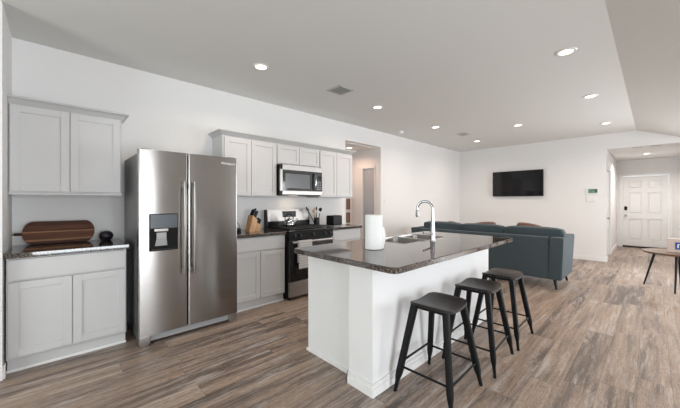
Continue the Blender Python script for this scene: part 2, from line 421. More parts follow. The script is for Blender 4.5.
# two narrow brown panels on the back wall of the vestibule
for i, (z0, z1, lb) in enumerate(((1.14, 1.36, 'narrow brown wall panel in the side passage, upper of the two'), (.84, 1.05, 'narrow brown wall panel in the side passage, lower of the two'))):
    t = thing('wall_panel', lb, 'wall panel', (4.81, .86, z0), 'narrow brown panels in the side passage')
    f = new()
    box(f, 4.755, 4.765, .842, .858, z0, z1); box(f, 4.855, 4.865, .842, .858, z0, z1); box(f, 4.755, 4.865, .842, .858, z0-.01, z0); box(f, 4.755, 4.865, .842, .858, z1, z1+.01)
    obj('frame', f, M_tablewood, t); obj('insert', box(new(), 4.765, 4.855, .849, .858, z0, z1), M_brownpanel, t)

# ---------------------------------------------------------------- cabinets
def shaker(root, name, x0, x1, z0, z1, yf, rail=.057, th=.02):
    """door whose front face is at y=yf, body behind"""
    d = new(); r = rail
    box(d, x0, x0+r, yf, yf+th, z0, z1, .0015, 1); box(d, x1-r, x1, yf, yf+th, z0, z1, .0015, 1)
    box(d, x0+r, x1-r, yf, yf+th, z0, z0+r, .0015, 1); box(d, x0+r, x1-r, yf, yf+th, z1-r, z1, .0015, 1)
    box(d, x0+r-.002, x1-r+.002, yf+.009, yf+th-.002, z0+r-.002, z1-r+.002)
    return obj(name, d, M_cab, root)
def carcass(root, x0, x1, y0, y1, z0, z1):
    return obj('cabinet_body', box(new(), x0, x1, y0, y1, z0, z1, .002, 1), M_cab, root)
def crown(x0, x1, yf, z0, hgt, out, lret, rret, name='crown_moulding'):
    """angled moulding around the top, front at yf; returns at the free ends"""
    b = new()
    prof = [(0, 0), (-.006, 0), (-.012, .012), (-out*.55, hgt*.55), (-out*.8, hgt*.72), (-out, hgt*.8), (-out, hgt), (0, hgt)]
    path = []
    rings = []
    def ring(fn): return [fn(o, z) for o, z in prof]
    L = (lambda o, z: (x0+(o if lret else 0), yf+o, z0+z)); R = (lambda o, z: (x1-(o if rret else 0), yf+o, z0+z))
    if lret: rings.append(ring(lambda o, z: (x0+o, -.002, z0+z)))
    rings.append(ring(L)); rings.append(ring(R))
    if rret: rings.append(ring(lambda o, z: (x1-o, -.002, z0+z)))
    loft(b, rings); return b

# left wall cabinet
t = thing('wall_cabinet', 'pale grey two-door wall cabinet above the striped wooden cutting board', 'cabinet', (.09, -.17, 1.37))
XA = .483
carcass(t, X0+.003, XA-.02, -.32, -.002, 1.372, 2.12)
shaker(t, 'door', X0+.012, .082, 1.392, 2.10, -.341); shaker(t, 'door', .088, XA-.032, 1.392, 2.10, -.341)
obj('crown_moulding', crown(X0+.002, XA-.02, -.322, 2.10, .065, .055, False, True), M_crown, t)
obj('light_rail', box(new(), X0+.003, XA-.02, -.335, -.30, 1.362, 1.376, .002), M_cab, t)
# left base cabinet
def base_cabinet(label, x0, x1, yf, yt, doors, drawer=True, toe=.10, endcap=True):
    t = thing('base_cabinet', label, 'cabinet', ((x0+x1)/2, yf/2, 0))
    carcass(t, x0, x1, yf+.021, -.002, toe, .873)
    obj('toe_board', box(new(), x0+.004, x1-.004, yt, yt+.018, 0, toe+.004, .002), M_cab, t)
    tk = new(); box(tk, x0, x1, yt-.012, yt, 0, .022, .004); obj('shoe_moulding', tk, M_trim, t)
    if drawer: 
        d = new(); box(d, x0+.008, x1-.008, yf, yf+.02, .705, .862, .003); obj('drawer_front', d, M_cab, t)
    n = len(doors)-1
    for a, b in zip(doors, doors[1:]): shaker(t, 'door', a+.003, b-.003, toe+.02, .69 if drawer else .862, yf)
    return t
base_cabinet('pale grey base cabinet at the left wall, under the cutting board', X0+.012, XA-.018, -.605, -.56, [X0+.02, .095, XA-.026])
def countertop(name_label, x0, x1, yf, y1, z0=.875, z1=.914, bev=.004):
    o = obj('countertop', box(new(), x0, x1, yf, y1, z0, z1, bev), M_gran)
    tag(o, name_label, 'countertop'); return o
countertop('dark granite countertop carrying the cutting board, left of the refrigerator', X0+.004, XA, -.6275, -.002)
# right wall cabinets
XR0 = 1.462
t = thing('wall_cabinet', 'pale grey two-door wall cabinet between refrigerator and microwave', 'cabinet', (1.84, -.17, 1.37))
carcass(t, XR0, 2.214, -.32, -.002, 1.372, 2.12)
shaker(t, 'door', XR0+.02, 1.83, 1.385, 2.10, -.341); shaker(t, 'door', 1.836, 2.206, 1.385, 2.10, -.341)
t = thing('wall_cabinet', 'short pale grey two-door wall cabinet directly above the microwave', 'cabinet', (2.6, -.17, 1.83))
carcass(t, 2.218, 2.982, -.32, -.002, 1.83, 2.12)
shaker(t, 'door', 2.226, 2.590, 1.846, 2.10, -.341, .05); shaker(t, 'door', 2.596, 2.974, 1.846, 2.10, -.341, .05)
t = thing('wall_cabinet', 'pale grey two-door wall cabinet right of the microwave, above the toaster', 'cabinet', (3.35, -.17, 1.37))
carcass(t, 2.986, 3.725, -.32, -.002, 1.372, 2.12)
shaker(t, 'door', 2.996, 3.345, 1.385, 2.10, -.341); shaker(t, 'door', 3.351, 3.716, 1.385, 2.10, -.341)
o = obj('crown_moulding', crown(XR0, 3.725, -.322, 2.122, .055, .055, True, True), M_crown)
tag(o, 'long grey crown moulding running along the tops of the cabinets around the microwave', 'moulding')
base_cabinet('pale grey base cabinet between refrigerator and range, under the knife block', 1.462, 2.180, -.605, -.56, [1.470, 1.82, 2.172])
base_cabinet('pale grey base cabinet right of the range, under the toaster', 2.99, 3.64, -.605, -.56, [2.998, 3.315, 3.632])
countertop('short dark granite countertop under the knife block, between refrigerator and range', 1.45, 2.186, -.6275, -.002)
countertop('short dark granite countertop under the toaster, right of the range', 2.972, 3.66, -.6275, -.002)

# ---------------------------------------------------------------- refrigerator
FX0 = .522; FX1 = 1.432; FM = .929
t = thing('refrigerator', 'tall stainless side-by-side refrigerator with water dispenser in its left door', 'refrigerator', (.977, -.42, 0))
obj('cabinet_body', box(new(), FX0+.004, FX1-.004, -.735, -.03, .05, 1.745, .006), M_fside, t)
def curved_door(x0, x1, sag, hole=None):
    """door slab with a gently bowed front"""
    b = new(); n = 14; z0, z1 = .095, 1.775; rings = []
    pts = []
    w_ = x1-x0; ev = [0, .002, .005, .009, .014]
    us = [e_/w_ for e_ in ev]+[.04+.92*i/n for i in range(n+1)]+[1-e_/w_ for e_ in reversed(ev)]
    for u in us:
        x = x0+(x1-x0)*u
        edge = min(u, 1-u)*(x1-x0); rr = .009
        y = -.803-sag*(1-(2*u-1)**2)
        if edge < rr: y += rr-math.sqrt(max(0, rr*rr-(rr-edge)**2))
        pts.append((x, y))
    out = pts+[(x1, -.74), (x0, -.74)]
    extrude_poly(b, [(x, y, z0) for x, y in out], (0, 0, z1-z0)); return b
dl = obj('left_door', curved_door(FX0, FM-.003, .0055), M_steel, t)
dr = obj('right_door', curved_door(FM+.003, FX1, .0065), M_steel, t)
# dispenser
d = obj('dispenser', box(new(), .603, .838, -.822, -.803, .852, 1.192, .006), M_mattblack, dl)
cp = obj('dispenser_control_panel', box(new(), .609, .832, -.8275, -.821, 1.06, 1.186, .002), M_panel, dl, label='grey glossy control panel')
r_ = new(); box(r_, .640, .752, -.830, -.822, 1.030, 1.056, .003); obj('dispenser_chute', r_, M_steel2, dl)
r_ = new(); extrude_poly(r_, [(.645, -.825, .90), (.745, -.825, .90), (.735, -.840, .97), (.655, -.840, .97)], (0, .004, 0))
box(r_, .655, .735, -.842, -.830, .965, 1.022, .004); 
obj('dispenser_paddle', r_, M_grayplastic, dl)
obj('drip_tray', box(new(), .62, .83, -.838, -.822, .856, .872, .003), M_black, dl)
for a, b, nm in ((.885, .89, dl), (.972, .967, dr)):
    h = new(); pts = []
    for i in range(13):
        u = i/12; z = .60+.90*u; pts.append((a, -.862-.010*(1-(2*u-1)**2), z))
    tube(h, pts, .017, 12, [.012]+[.017]*11+[.012], .7)
    for z in (.64, 1.46): box(h, a-.010, a+.010, -.86, -.81, z-.02, z+.02, .004)
    obj('handle', h, M_steel2, nm)
text('badge', 'Whirlpool', .036, .0012, M_print, dr, Matrix.Translation((1.325, -.8135, 1.708)) @ FY)
g = new(); box(g, FX0+.05, FX1-.05, -.775, -.74, .03, .088, .004)
for zz in (.045, .058, .071): box(g, FX0+.10, FX1-.12, -.779, -.774, zz, zz+.004)
obj('kick_grille', g, M_grayplastic, t)
for x in (FX0+.05, FX1-.05):
    f = new(); box(f, x-.045, x+.045, -.80, -.72, .012, .092, .008); box(f, x-.03, x+.03, -.795, -.745, .0, .02, .004); obj('foot', f, M_steel2, t)
for x in (FX0+.06, FX1-.06): obj('hinge_cover', box(new(), x-.045, x+.045, -.79, -.68, 1.745, 1.785, .01), M_fside, t)

# ---------------------------------------------------------------- microwave
t = thing('microwave', 'stainless over-the-range microwave hung under the short wall cabinet', 'microwave', (2.58, -.2, 1.40))
mx0, mx1, mz0, mz1, my = 2.222, 2.975, 1.395, 1.826, -.41
obj('case', box(new(), mx0, mx1, my+.03, -.004, mz0+.012, mz1, .004), M_black, t)
f = new(); box(f, mx0, mx1, my, my+.032, mz1-.075, mz1, .004); box(f, mx0, mx1, my, my+.032, mz0+.01, mz0+.065, .004); box(f, mx0, mx0+.04, my, my+.032, mz0+.01, mz1, .004)
obj('front_frame', f, M_steel2, t)
dd = obj('door', box(new(), mx0+.04, 2.80, my+.004, my+.032, mz0+.065, mz1-.075, .003), M_gloss, t)
obj('door_window', box(new(), mx0+.085, 2.735, my+.0015, my+.006, mz0+.10, mz1-.125, .002), mat('microwave_window', (.10, .105, .11), .2), dd)
obj('control_panel', box(new(), 2.80, mx1, my+.004, my+.032, mz0+.065, mz1-.075, .003), M_gloss, t)
h = new(); tube(h, [(2.82, my-.0, mz0+.075), (2.822, my-.028, mz0+.11), (2.824, my-.036, mz0+.20), (2.824, my-.036, mz0+.25), (2.822, my-.028, mz1-.12), (2.82, my-.0, mz1-.085)], .013, 10)
obj('handle', h, M_chrome, dd)
b = new()
for i in range(5):
    for j in range(3): box(b, 2.872+j*.028, 2.890+j*.028, my+.0025, my+.005, mz0+.09+i*.028, mz0+.104+i*.028)
obj('keypad', b, M_grayplastic, t)
obj('clock_display', box(new(), 2.868, 2.955, my+.0015, my+.005, mz1-.135, mz1-.10), M_display, t)
obj('vent_underside', box(new(), mx0+.02, mx1-.02, my+.03, -.03, mz0, mz0+.014, .003), M_black, t)
obj('task_light', box(new(), 2.52, 2.66, -.22, -.16, mz0-.0015, mz0+.004), emit('task_lamp_lens', (1, .85, .68), 2.0), t)
area('microwave_task_light', (2.59, -.18, mz0-.012), (0, 0, 0), .16, .07, .4, (1, .76, .55))

# ---------------------------------------------------------------- range
t = thing('gas_range', 'black and stainless gas range between the two short countertops', 'range', (2.58, -.34, 0))
rx0, rx1 = 2.195, 2.963
obj('body', box(new(), rx0+.004, rx1-.004, -.63, -.02, .03, .905, .004), M_black, t)
obj('cooktop', box(new(), rx0, rx1, -.665, -.09, .903, .925, .006), M_gloss, t)
g = new()
for gx in (2.23, 2.47, 2.71):
    x0, x1 = gx, gx+.225
    for y0, y1 in ((-.63, -.13),):
        for a in (x0, x1-.012, (x0+x1)/2-.006): box(g, a, a+.012, y0, y1, .935, .950, .003)
        for b in (y0, y1-.012, (y0+y1)/2, y0+.12, y1-.13): box(g, x0, x1, b, b+.012, .935, .950, .003)
        for a in (x0, x1-.012):
            for b in (y0, y1-.012): box(g, a, a+.012, b, b+.012, .922, .94)
obj('burner_grate', g, M_iron, t)
for bx in (2.34, 2.82):
    for by in (-.50, -.25):
        obj('burner', lathe(new(), [(.0, .924), (.05, .924), (.05, .932), (.035, .936), (.035, .942), (0, .943)], (bx, by, 0), 20), M_iron, t)
bg = new(); extrude_poly(bg, [(rx0, -.02, .90), (rx0, -.105, .90), (rx0, -.105, 1.03), (rx0, -.085, 1.185), (rx0, -.02, 1.185)], (.012, 0, 0)); 
extrude_poly(bg, [(rx1-.012, -.02, .90), (rx1-.012, -.105, .90), (rx1-.012, -.105, 1.03), (rx1-.012, -.085, 1.185), (rx1-.012, -.02, 1.185)], (.012, 0, 0))
box(bg, rx0+.01, rx1-.01, -.095, -.02, .90, 1.02)
bgo = obj('backguard', bg, M_black, t)
s_ = new(); extrude_poly(s_, [(rx0+.012, -.02, 1.015), (rx0+.012, -.107, 1.015), (rx0+.012, -.088, 1.188), (rx0+.012, -.02, 1.188)], (rx1-rx0-.024, 0, 0), .003)
sp = obj('backguard_face', s_, M_steel2, t)
dsp = new(); extrude_poly(dsp, [(2.46, -.1035, 1.07), (2.46, -.094, 1.16), (2.46, -.0925, 1.16), (2.46, -.102, 1.07)], (.24, 0, 0))
bmesh.ops.translate(dsp, verts=dsp.verts[:], vec=(0, -.0015, 0)); obj('clock_display', dsp, M_gloss, sp)
cp = new(); extrude_poly(cp, [(rx0, -.63, .80), (rx0, -.685, .80), (rx0, -.672, .905), (rx0, -.63, .905)], (rx1-rx0, 0, 0), .003)
cpo = obj('knob_panel', cp, M_mattblack, t)
for kx in (2.27, 2.36, 2.58, 2.80, 2.89):
    obj('knob', lathe(new(), [(0, 0), (.022, 0), (.022, .006), (.017, .010), (.016, .028), (0, .030)], (kx, -.679, .853), 18, Matrix.Rotation(PI/2-.12, 4, 'X')), M_black, cpo)
dr_ = obj('oven_door', box(new(), rx0+.004, rx1-.004, -.678, -.635, .255, .792, .006), M_gloss, t)
obj('oven_window', box(new(), rx0+.11, rx1-.11, -.6795, -.676, .34, .64, .001), mat('oven_glass', (.02, .018, .018), .04), dr_)
h = new(); box(h, rx0+.02, rx1-.02, -.735, -.712, .755, .785, .008)
for x in (rx0+.05, rx1-.05): box(h, x-.014, x+.014, -.718, -.676, .758, .782, .004)
obj('handle', h, M_steel2, dr_)
obj('storage_drawer', box(new(), rx0+.004, rx1-.004, -.678, -.635, .045, .245, .006), M_steel2, t)
for x in (rx0+.05, rx1-.05):
    for y in (-.60, -.08): obj('foot', lathe(new(), [(0, 0), (.02, 0), (.02, .01), (.012, .012), (.012, .035)], (x, y, 0), 12), M_black, t)
# tea towel on the oven handle
tw = new(); x0, x1 = 2.30, 2.52; pr = [(-.7085, .50), (-.7085, .78), (-.712, .789), (-.7235, .7925), (-.737, .789), (-.740, .78), (-.7415, .56), (-.742, .42)]
n = 14; vs = []
t_ = new()
for i in range(n+1):
    u = i/n; vs.append([t_.verts.new((x0+(x1-x0)*u, y-(.004*math.sin(u*14)*(1 if k > 4 else 0)*(.8-z)*2.5), z)) for k, (y, z) in enumerate(pr)])
for a, b in zip(vs, vs[1:]):
    for i in range(len(pr)-1): t_.faces.new((a[i], a[i+1], b[i+1], b[i]))
bmesh.ops.recalc_face_normals(t_, faces=t_.faces[:]); bmesh.ops.solidify(t_, geom=t_.faces[:], thickness=.003)
mt = fabric('striped_towel', (.60, .58, .57), 300, .1)
tc = N(mt, 'ShaderNodeTexCoord'); sx = N(mt, 'ShaderNodeSeparateXYZ'); LK(mt, tc.outputs['Object'], sx.inputs[0])
wv = N(mt, 'ShaderNodeMath', operation='SINE'); mm = N(mt, 'ShaderNodeMath', operation='MULTIPLY'); mm.inputs[1].default_value = 190; LK(mt, sx.outputs['Z'], mm.inputs[0]); LK(mt, mm.outputs[0], wv.inputs[0])
rr = ramp(mt, [(.55, (.62, .60, .59)), (.75, (.40, .39, .39))], wv.outputs[0]); LK(mt, rr.outputs[0], B(mt).inputs['Base Color'])
tag(obj('tea_towel', t_, mt), 'pale striped tea towel hanging over the oven door handle', 'towel')
# kettle on the range
t = thing('kettle', 'small polished steel kettle standing on the gas range', 'kettle', (2.43, -.32, .951))
obj('kettle_body', lathe(new(), [(0, 0), (.072, 0), (.080, .02), (.076, .055), (.055, .088), (.035, .098), (0, .10)], (2.43, -.32, .951), 28), M_chrome, t)
obj('lid', lathe(new(), [(.034, .097), (.030, .106), (.010, .110), (.012, .122), (0, .127)], (2.43, -.32, .951), 20), M_black, t)
obj('spout', tube(new(), [(2.48, -.35, 1.00), (2.51, -.37, 1.03), (2.53, -.38, 1.06)], .014, 10, [.018, .014, .009]), M_chrome, t)
obj('handle', tube(new(), [(2.375, -.30, 1.03), (2.372, -.30, 1.08), (2.40, -.31, 1.125), (2.44, -.325, 1.13), (2.48, -.34, 1.10), (2.485, -.342, 1.05)], .008, 10), M_black, t)

# ---------------------------------------------------------------- items on the kitchen counters
# cutting board leaning on its long edge
cb = new(); out = []
L0, L1, hb = -.225, .275, .208; R_ = hb/2
for i in range(17):
    a = PI/2+PI*i/16; out.append((L0+.07+.07*math.cos(a), R_+ (R_)*math.sin(a)))
for i in range(17):
    a = -PI/2+PI*i/16; out.append((L1-.07+.07*math.cos(a), R_+(R_)*math.sin(a)))
Mb = Matrix.Translation((0, -.105, .919)) @ Matrix.Rotation(-.22, 4, 'X')
extrude_poly(cb, [(x, 0, z) for x, z in out], (0, .02, 0), .003); bmesh.ops.transform(cb, matrix=Mb, verts=cb.verts[:])
t = thing('cutting_board', 'large striped wooden cutting board with rounded ends, leaning on the wall', 'cutting board', (.02, -.09, .914))
o = obj('board', cb, M_board, t)
hd = new(); box(hd, -.275, -.215, .002, .018, .085, .110, .005); tube(hd, [(-.272, .01, .1), (-.283, .01, .096), (-.283, .01, .088)], .004, 8); bmesh.ops.transform(hd, matrix=Mb, verts=hd.verts[:])
obj('handle', hd, M_board, t)
t = thing('dark_ball', 'small dark purple-black ball on the left countertop beside the refrigerator', 'ball', (.362, -.13, .914))
b = new(); lathe(b, [(0, .004), (.036, .004), (.052, .022), (.058, .045), (.054, .068), (.036, .088), (.014, .095), (0, .096)], (.362, -.13, .914), 28); obj('shell', b, M_ballpurple, t)
obj('base_ring', lathe(new(), [(0, 0), (.034, 0), (.036, .008), (0, .008)], (.362, -.13, .914), 24), M_black, t)
# knife block
t = thing('knife_block', 'pale wooden knife block with black-handled knives beside the range', 'knife block', (1.90, -.30, .914))
kx, ky = 1.86, -.30
Mk = Matrix.Translation((kx, ky, .914)) @ Matrix.Rotation(.15, 4, 'Z')
b = new(); extrude_poly(b, [(-.075, -.05, 0), (.020, -.05, 0), (.055, -.05, .155), (-.020, -.05, .215)], (0, .10, 0), .003); bmesh.ops.transform(b, matrix=Mk, verts=b.verts[:]); obj('main_block', b, M_bamboo, t)
b = new(); extrude_poly(b, [(.024, -.05, 0), (.105, -.05, 0), (.105, -.05, .085), (.044, -.05, .115)], (0, .10, 0), .003); bmesh.ops.transform(b, matrix=Mk, verts=b.verts[:]); obj('front_block', b, M_bamboo, t)
def knife(px, py, pz, ln, wd=.010):
    d = Vector((.42, 0, .9)).normalized(); p = Vector((px, py, pz))
    b = new(); tube(b, [p, p+d*ln*.15, p+d*ln*.5, p+d*ln*.9, p+d*ln], wd, 8, [wd*.9, wd, wd*.85, wd*1.1, wd*.8], 1.5)
    bmesh.ops.transform(b, matrix=Mk, verts=b.verts[:]); obj('knife_handle', b, M_black, t)
for j, yy in enumerate((-.030, 0, .030)):
    knife(-.005, yy, .200, .11-.01*j); knife(.028, yy, .175, .10)
for yy in (-.033, -.011, .011, .033): knife(.060, yy, .105, .075, .008); knife(.088, yy, .088, .075, .008)
# power adapter and cord
t = thing('power_adapter', 'small black plug and cord on the counter against the refrigerator', 'power adapter', (1.70, -.14, .914))
obj('adapter_body', lathe(new(), [(0, 0), (.026, 0), (.032, .012), (.030, .035), (.012, .044), (0, .045)], (1.72, -.21, .914), 16), M_black, t)
obj('cord', tube(new(), [(1.72, -.21, .955), (1.75, -.18, .975), (1.76, -.12, 1.01), (1.72, -.06, 1.06), (1.67, -.02, 1.10), (1.65, -.01, 1.12)], .004, 6), M_black, t)
# utensil crock
cx, cy = 2.985, -.22; cx = 3.02
t = thing('utensil_crock', 'black cylindrical utensil crock between range and toaster', 'crock', (cx, cy, .914))
obj('crock_body', lathe(new(), [(0, 0), (.044, 0), (.046, .004), (.046, .135), (.042, .135), (.041, .01), (0, .01)], (cx, cy, .914), 28), M_black, t)
def utensil(name, lab, m, top, r, shape):
    b = new(); p0 = Vector((cx+(top[0])*.12, cy+top[1]*.12, .93)); p1 = Vector((cx+top[0], cy+top[1], .914+top[2]))
    hd = p0.lerp(p1, .72)
    t = thing(name, lab, 'utensil', p0, 'cooking utensils in the black crock')
    tube(b, [p0, p0.lerp(p1, .4), hd], r, 8); obj('handle', b, m, t)
    d = (p1-hd).normalized(); s = new()
    if shape == 'spoon':
        lathe(s, [(0, -.035), (.012, -.03), (.022, -.012), (.024, .008), (.018, .026), (0, .034)], (0, 0, 0), 16)
        bmesh.ops.scale(s, vec=(1, .45, 1), verts=s.verts[:])
    elif shape == 'spatula':
        box(s, -.026, .026, -.003, .003, -.045, .045, .0025)
    elif shape == 'ladle':
        lathe(s, [(0, -.03), (.02, -.024), (.032, -.004), (.033, .012), (.029, .012), (.027, 0), (.015, -.018), (0, -.022)], (0, 0, 0), 18, Matrix.Rotation(PI/2, 4, 'X'))
    elif shape == 'turner':
        box(s, -.014, .014, -.003, .003, -.03, .03, .0025)
    q = Vector((0, 0, 1)).rotation_difference(d).to_matrix().to_4x4()
    bmesh.ops.transform(s, matrix=Matrix.Translation(hd.lerp(p1, .75)) @ q @ Matrix.Rotation(.6, 4, 'Z'), verts=s.verts[:])
    obj('head', s, m, t)
utensil('spoon', 'black long-handled spoon leaning far left out of the crock', M_black, (-.17, .05, .30), .006, 'spoon')
utensil('wooden_spatula', 'broad wooden spatula in the black crock', M_spoonwood, (-.062, -.02, .27), .006, 'spatula')
utensil('serving_spoon', 'black serving spoon upright in the middle of the crock', M_black, (.01, .02, .30), .006, 'spoon')
utensil('ladle', 'black ladle with round bowl leaning right out of the crock', M_black, (.085, .0, .28), .006, 'ladle')
utensil('wooden_spoon', 'slim wooden spoon low in the crock, behind the spatula', M_spoonwood, (-.02, .07, .25), .006, 'spoon')
# toaster
t = thing('toaster', 'black two-slot toaster on the short countertop right of the range', 'toaster', (3.24, -.40, .914))
Mt = rot('Z', .1, (3.24, -.40, 0))
b = new(); box(b, 3.135, 3.345, -.48, -.31, .926, 1.085, .018, 3, Mt); obj('shell', b, M_black, t)
b = new()
for y in (-.43, -.375): box(b, 3.16, 3.32, y-.012, y+.012, 1.083, 1.087, 0, 2, Mt)
obj('slot', b, M_iron, t)
obj('base', box(new(), 3.145, 3.335, -.472, -.318, .914, .93, .004, 2, Mt), M_grayplastic, t)
b = new(); box(b, 3.344, 3.352, -.47, -.32, .95, 1.06, .003, 2, Mt); obj('side_plate', b, M_steel2, t)
b = new(); box(b, 3.350, 3.375, -.415, -.38, 1.02, 1.035, .004, 2, Mt); obj('lever', b, M_black, t)
b = new(); lathe(b, [(0, 0), (.014, 0), (.012, .016), (0, .017)], (3.352, -.43, .97), 14, Matrix.Rotation(PI/2, 4, 'Y')); obj('dial', b, M_chrome, t)

# ================================================================== ISLAND
IX0, IX1, IY0, IY1 = 1.43, 3.57, -1.855, -2.905
t = thing('kitchen_island', 'white kitchen island base carrying the sink countertop, behind the three stools', 'kitchen island', (2.58, -2.25, 0))
KW0, KW1 = -2.645, -2.425
obj('knee_wall', box(new(), 1.53, 3.56, KW0, KW1, 0, .873), M_isl, t)
obj('cabinet_body', box(new(), 1.625, 3.545, KW1, -1.87, .10, .66, .002), M_isl, t)
obj('end_panel', box(new(), 1.605, 1.625, KW1, -1.845, .0, .873, .001), M_isl, t)
obj('toe_board', box(new(), 1.63, 3.54, -1.95, -1.93, 0, .10), M_isl, t)
for a, b in ((1.66, 2.25), (2.26, 2.72), (2.73, 3.19), (3.20, 3.53)):
    d = new(); r = .055
    box(d, a, a+r, -1.87, -1.85, .12, .86, .0015, 1); box(d, b-r, b, -1.87, -1.85, .12, .86, .0015, 1); box(d, a+r, b-r, -1.87, -1.85, .12, .12+r, .0015, 1); box(d, a+r, b-r, -1.87, -1.85, .86-r, .86, .0015, 1)
    box(d, a+r, b-r, -1.87, -1.86, .12+r, .86-r); obj('door', d, M_cab, t)
bb = new()
def ring_board(z0, z1, o):
    box(bb, 1.53-o, 1.53, KW0-o, KW1+o, z0, z1, .002); box(bb, 1.53, 3.56+o, KW0-o, KW0, z0, z1, .002); box(bb, 3.56, 3.56+o, KW0-o, KW1, z0, z1, .002); box(bb, 1.53-o, 1.604, KW1, KW1+o, z0, z1, .002)
ring_board(0, .055, .018); ring_board(.055, .085, .012)
obj('baseboard', bb, M_trim, t)
b = new(); box(b, 1.59, 1.605, KW1+.018, -1.835, 0, .022, .004); obj('shoe_moulding', b, M_trim, t)
b = new(); box(b, 1.518, 1.53, KW0-.012, KW1+.012, .845, .873, .003); box(b, 1.53, 3.56, KW0-.012, KW0, .845, .873, .003); box(b, 1.53, 1.604, KW1, KW1+.012, .845, .873, .003)
obj('top_trim', b, M_trim, t)
# countertop with sink cut-out and rounded corners
def island_top():
    b = new(); SX0, SX1, SY0, SY1 = 2.34, 3.12, -1.945, -2.375
    R = .045; out = []
    for cx_, cy_, a0 in ((IX1-R, IY0-R, 0), (IX0+R, IY0-R, PI/2), (IX0+R, IY1+R, PI), (IX1-R, IY1+R, 1.5*PI)):
        for i in range(5): a = a0+PI/2*i/4; out.append((cx_+R*math.cos(a), cy_+R*math.sin(a)))
    hole = []
    r = .05
    for cx_, cy_, a0 in ((SX1-r, SY0-r, 0), (SX0+r, SY0-r, PI/2), (SX0+r, SY1+r, PI), (SX1-r, SY1+r, 1.5*PI)):
        for i in range(5): a = a0+PI/2*i/4; hole.append((cx_+r*math.cos(a), cy_+r*math.sin(a)))
    e = .004
    lv = [(.875, 0), (.875+e, -0), (.914-e, 0), (.914, -e)]
    n = len(out)
    cxm, cym = (IX0+IX1)/2, (IY0+IY1)/2
    def shrink(p, d):
        return (p[0]+(d if p[0] > cxm else -d), p[1]+(d if p[1] > cym else -d))
    O = []
    for z, d in ((.875, -e), (.875+e, 0), (.914-e, 0), (.914, -e)): O.append([b.verts.new((*shrink(p, d), z)) for p in out])
    Hh = [[b.verts.new((*p, z)) for p in hole] for z in (.875, .914)]
    for A, C in zip(O, O[1:]):
        for i in range(n): b.faces.new((A[i], A[(i+1) % n], C[(i+1) % n], C[i]))
    for i in range(n):
        j = (i+1) % n
        b.faces.new((O[3][i], O[3][j], Hh[1][j], Hh[1][i])); b.faces.new((O[0][j], O[0][i], Hh[0][i], Hh[0][j])); b.faces.new((Hh[1][i], Hh[1][j], Hh[0][j], Hh[0][i]))
    bmesh.ops.recalc_face_normals(b, faces=b.faces[:]); return b
tag(obj('countertop', island_top(), M_gran), 'long dark granite countertop of the island, with sink and faucet set in', 'countertop')
# sink: two steel bowls under a thin rim
t = thing('sink', 'double-bowl stainless sink set into the island countertop', 'sink', (2.73, -2.16, .74))
def bowl(x0, x1, y0, y1):
    b = new(); levels = [(.9165, 0), (.9165, .016), (.90, .02), (.76, .032), (.74, .06)]
    rings = []
    for z, ins in levels:
        r = .05; ring = []
        X0_, X1_, Y0_, Y1_ = x0+ins, x1-ins, y0+ins, y1-ins
        for cx_, cy_, a0 in ((X1_-r, Y1_-r, 0), (X0_+r, Y1_-r, PI/2), (X0_+r, Y0_+r, PI), (X1_-r, Y0_+r, 1.5*PI)):
            for i in range(5): a = a0+PI/2*i/4; ring.append((cx_+r*math.cos(a), cy_+r*math.sin(a), z))
        rings.append(ring)
    vs = [[b.verts.new(p) for p in r] for r in rings]
    for A, C in zip(vs, vs[1:]):
        for i in range(len(A)): b.faces.new((A[i], A[(i+1) % len(A)], C[(i+1) % len(A)], C[i]))
    b.faces.new(vs[-1]); bmesh.ops.recalc_face_normals(b, faces=b.faces[:]); 
    for f_ in b.faces: f_.normal_flip()
    bmesh.ops.solidify(b, geom=b.faces[:], thickness=-.0015)
    return b
for a, b_ in ((2.335, 2.735), (2.735, 3.125)):
    o = obj('bowl', bowl(a, b_, -2.38, -1.94), M_steel2, t)
    mx_ = (a+b_)/2
    obj('drain', lathe(new(), [(0, .745), (.04, .745), (.04, .749), (.02, .747), (0, .747)], (mx_, -2.16, 0), 20), M_chrome, o)
# faucet
fx, fy = 2.70, -2.432
t = thing('faucet', 'tall chrome gooseneck faucet standing behind the sink on the island', 'faucet', (fx, fy, .914))
obj('body', lathe(new(), [(0, 0), (.030, 0), (.030, .006), (.024, .014), (.024, .10), (.020, .13), (.017, .20), (.0135, .29), (.0135, .30)], (fx, fy, .914), 24), M_chrome, t)
pts = [(fx, fy, 1.20)]
Rg = .075
dx, dy = -.35, .94
for i in range(0, 15):
    a = PI*i/14*1.04; s = Rg-Rg*math.cos(a); pts.append((fx+dx*s, fy+dy*s, 1.232+Rg*math.sin(a)))
obj('neck', tube(new(), pts, .0125, 14), M_chrome, t)
e = Vector(pts[-1]); d = (e-Vector(pts[-2])).normalized()
obj('spray_head', tube(new(), [e, e+d*.01, e+d*.055, e+d*.075], .016, 14, [.0135, .0165, .0185, .016]), M_steel2, t)
obj('lever', tube(new(), [(fx-.018, fy+.0, .985), (fx-.05, fy+.01, .988), (fx-.085, fy+.02, .995), (fx-.125, fy+.028, 1.0)], .008, 10, [.014, .010, .009, .010]), M_steel2, t)
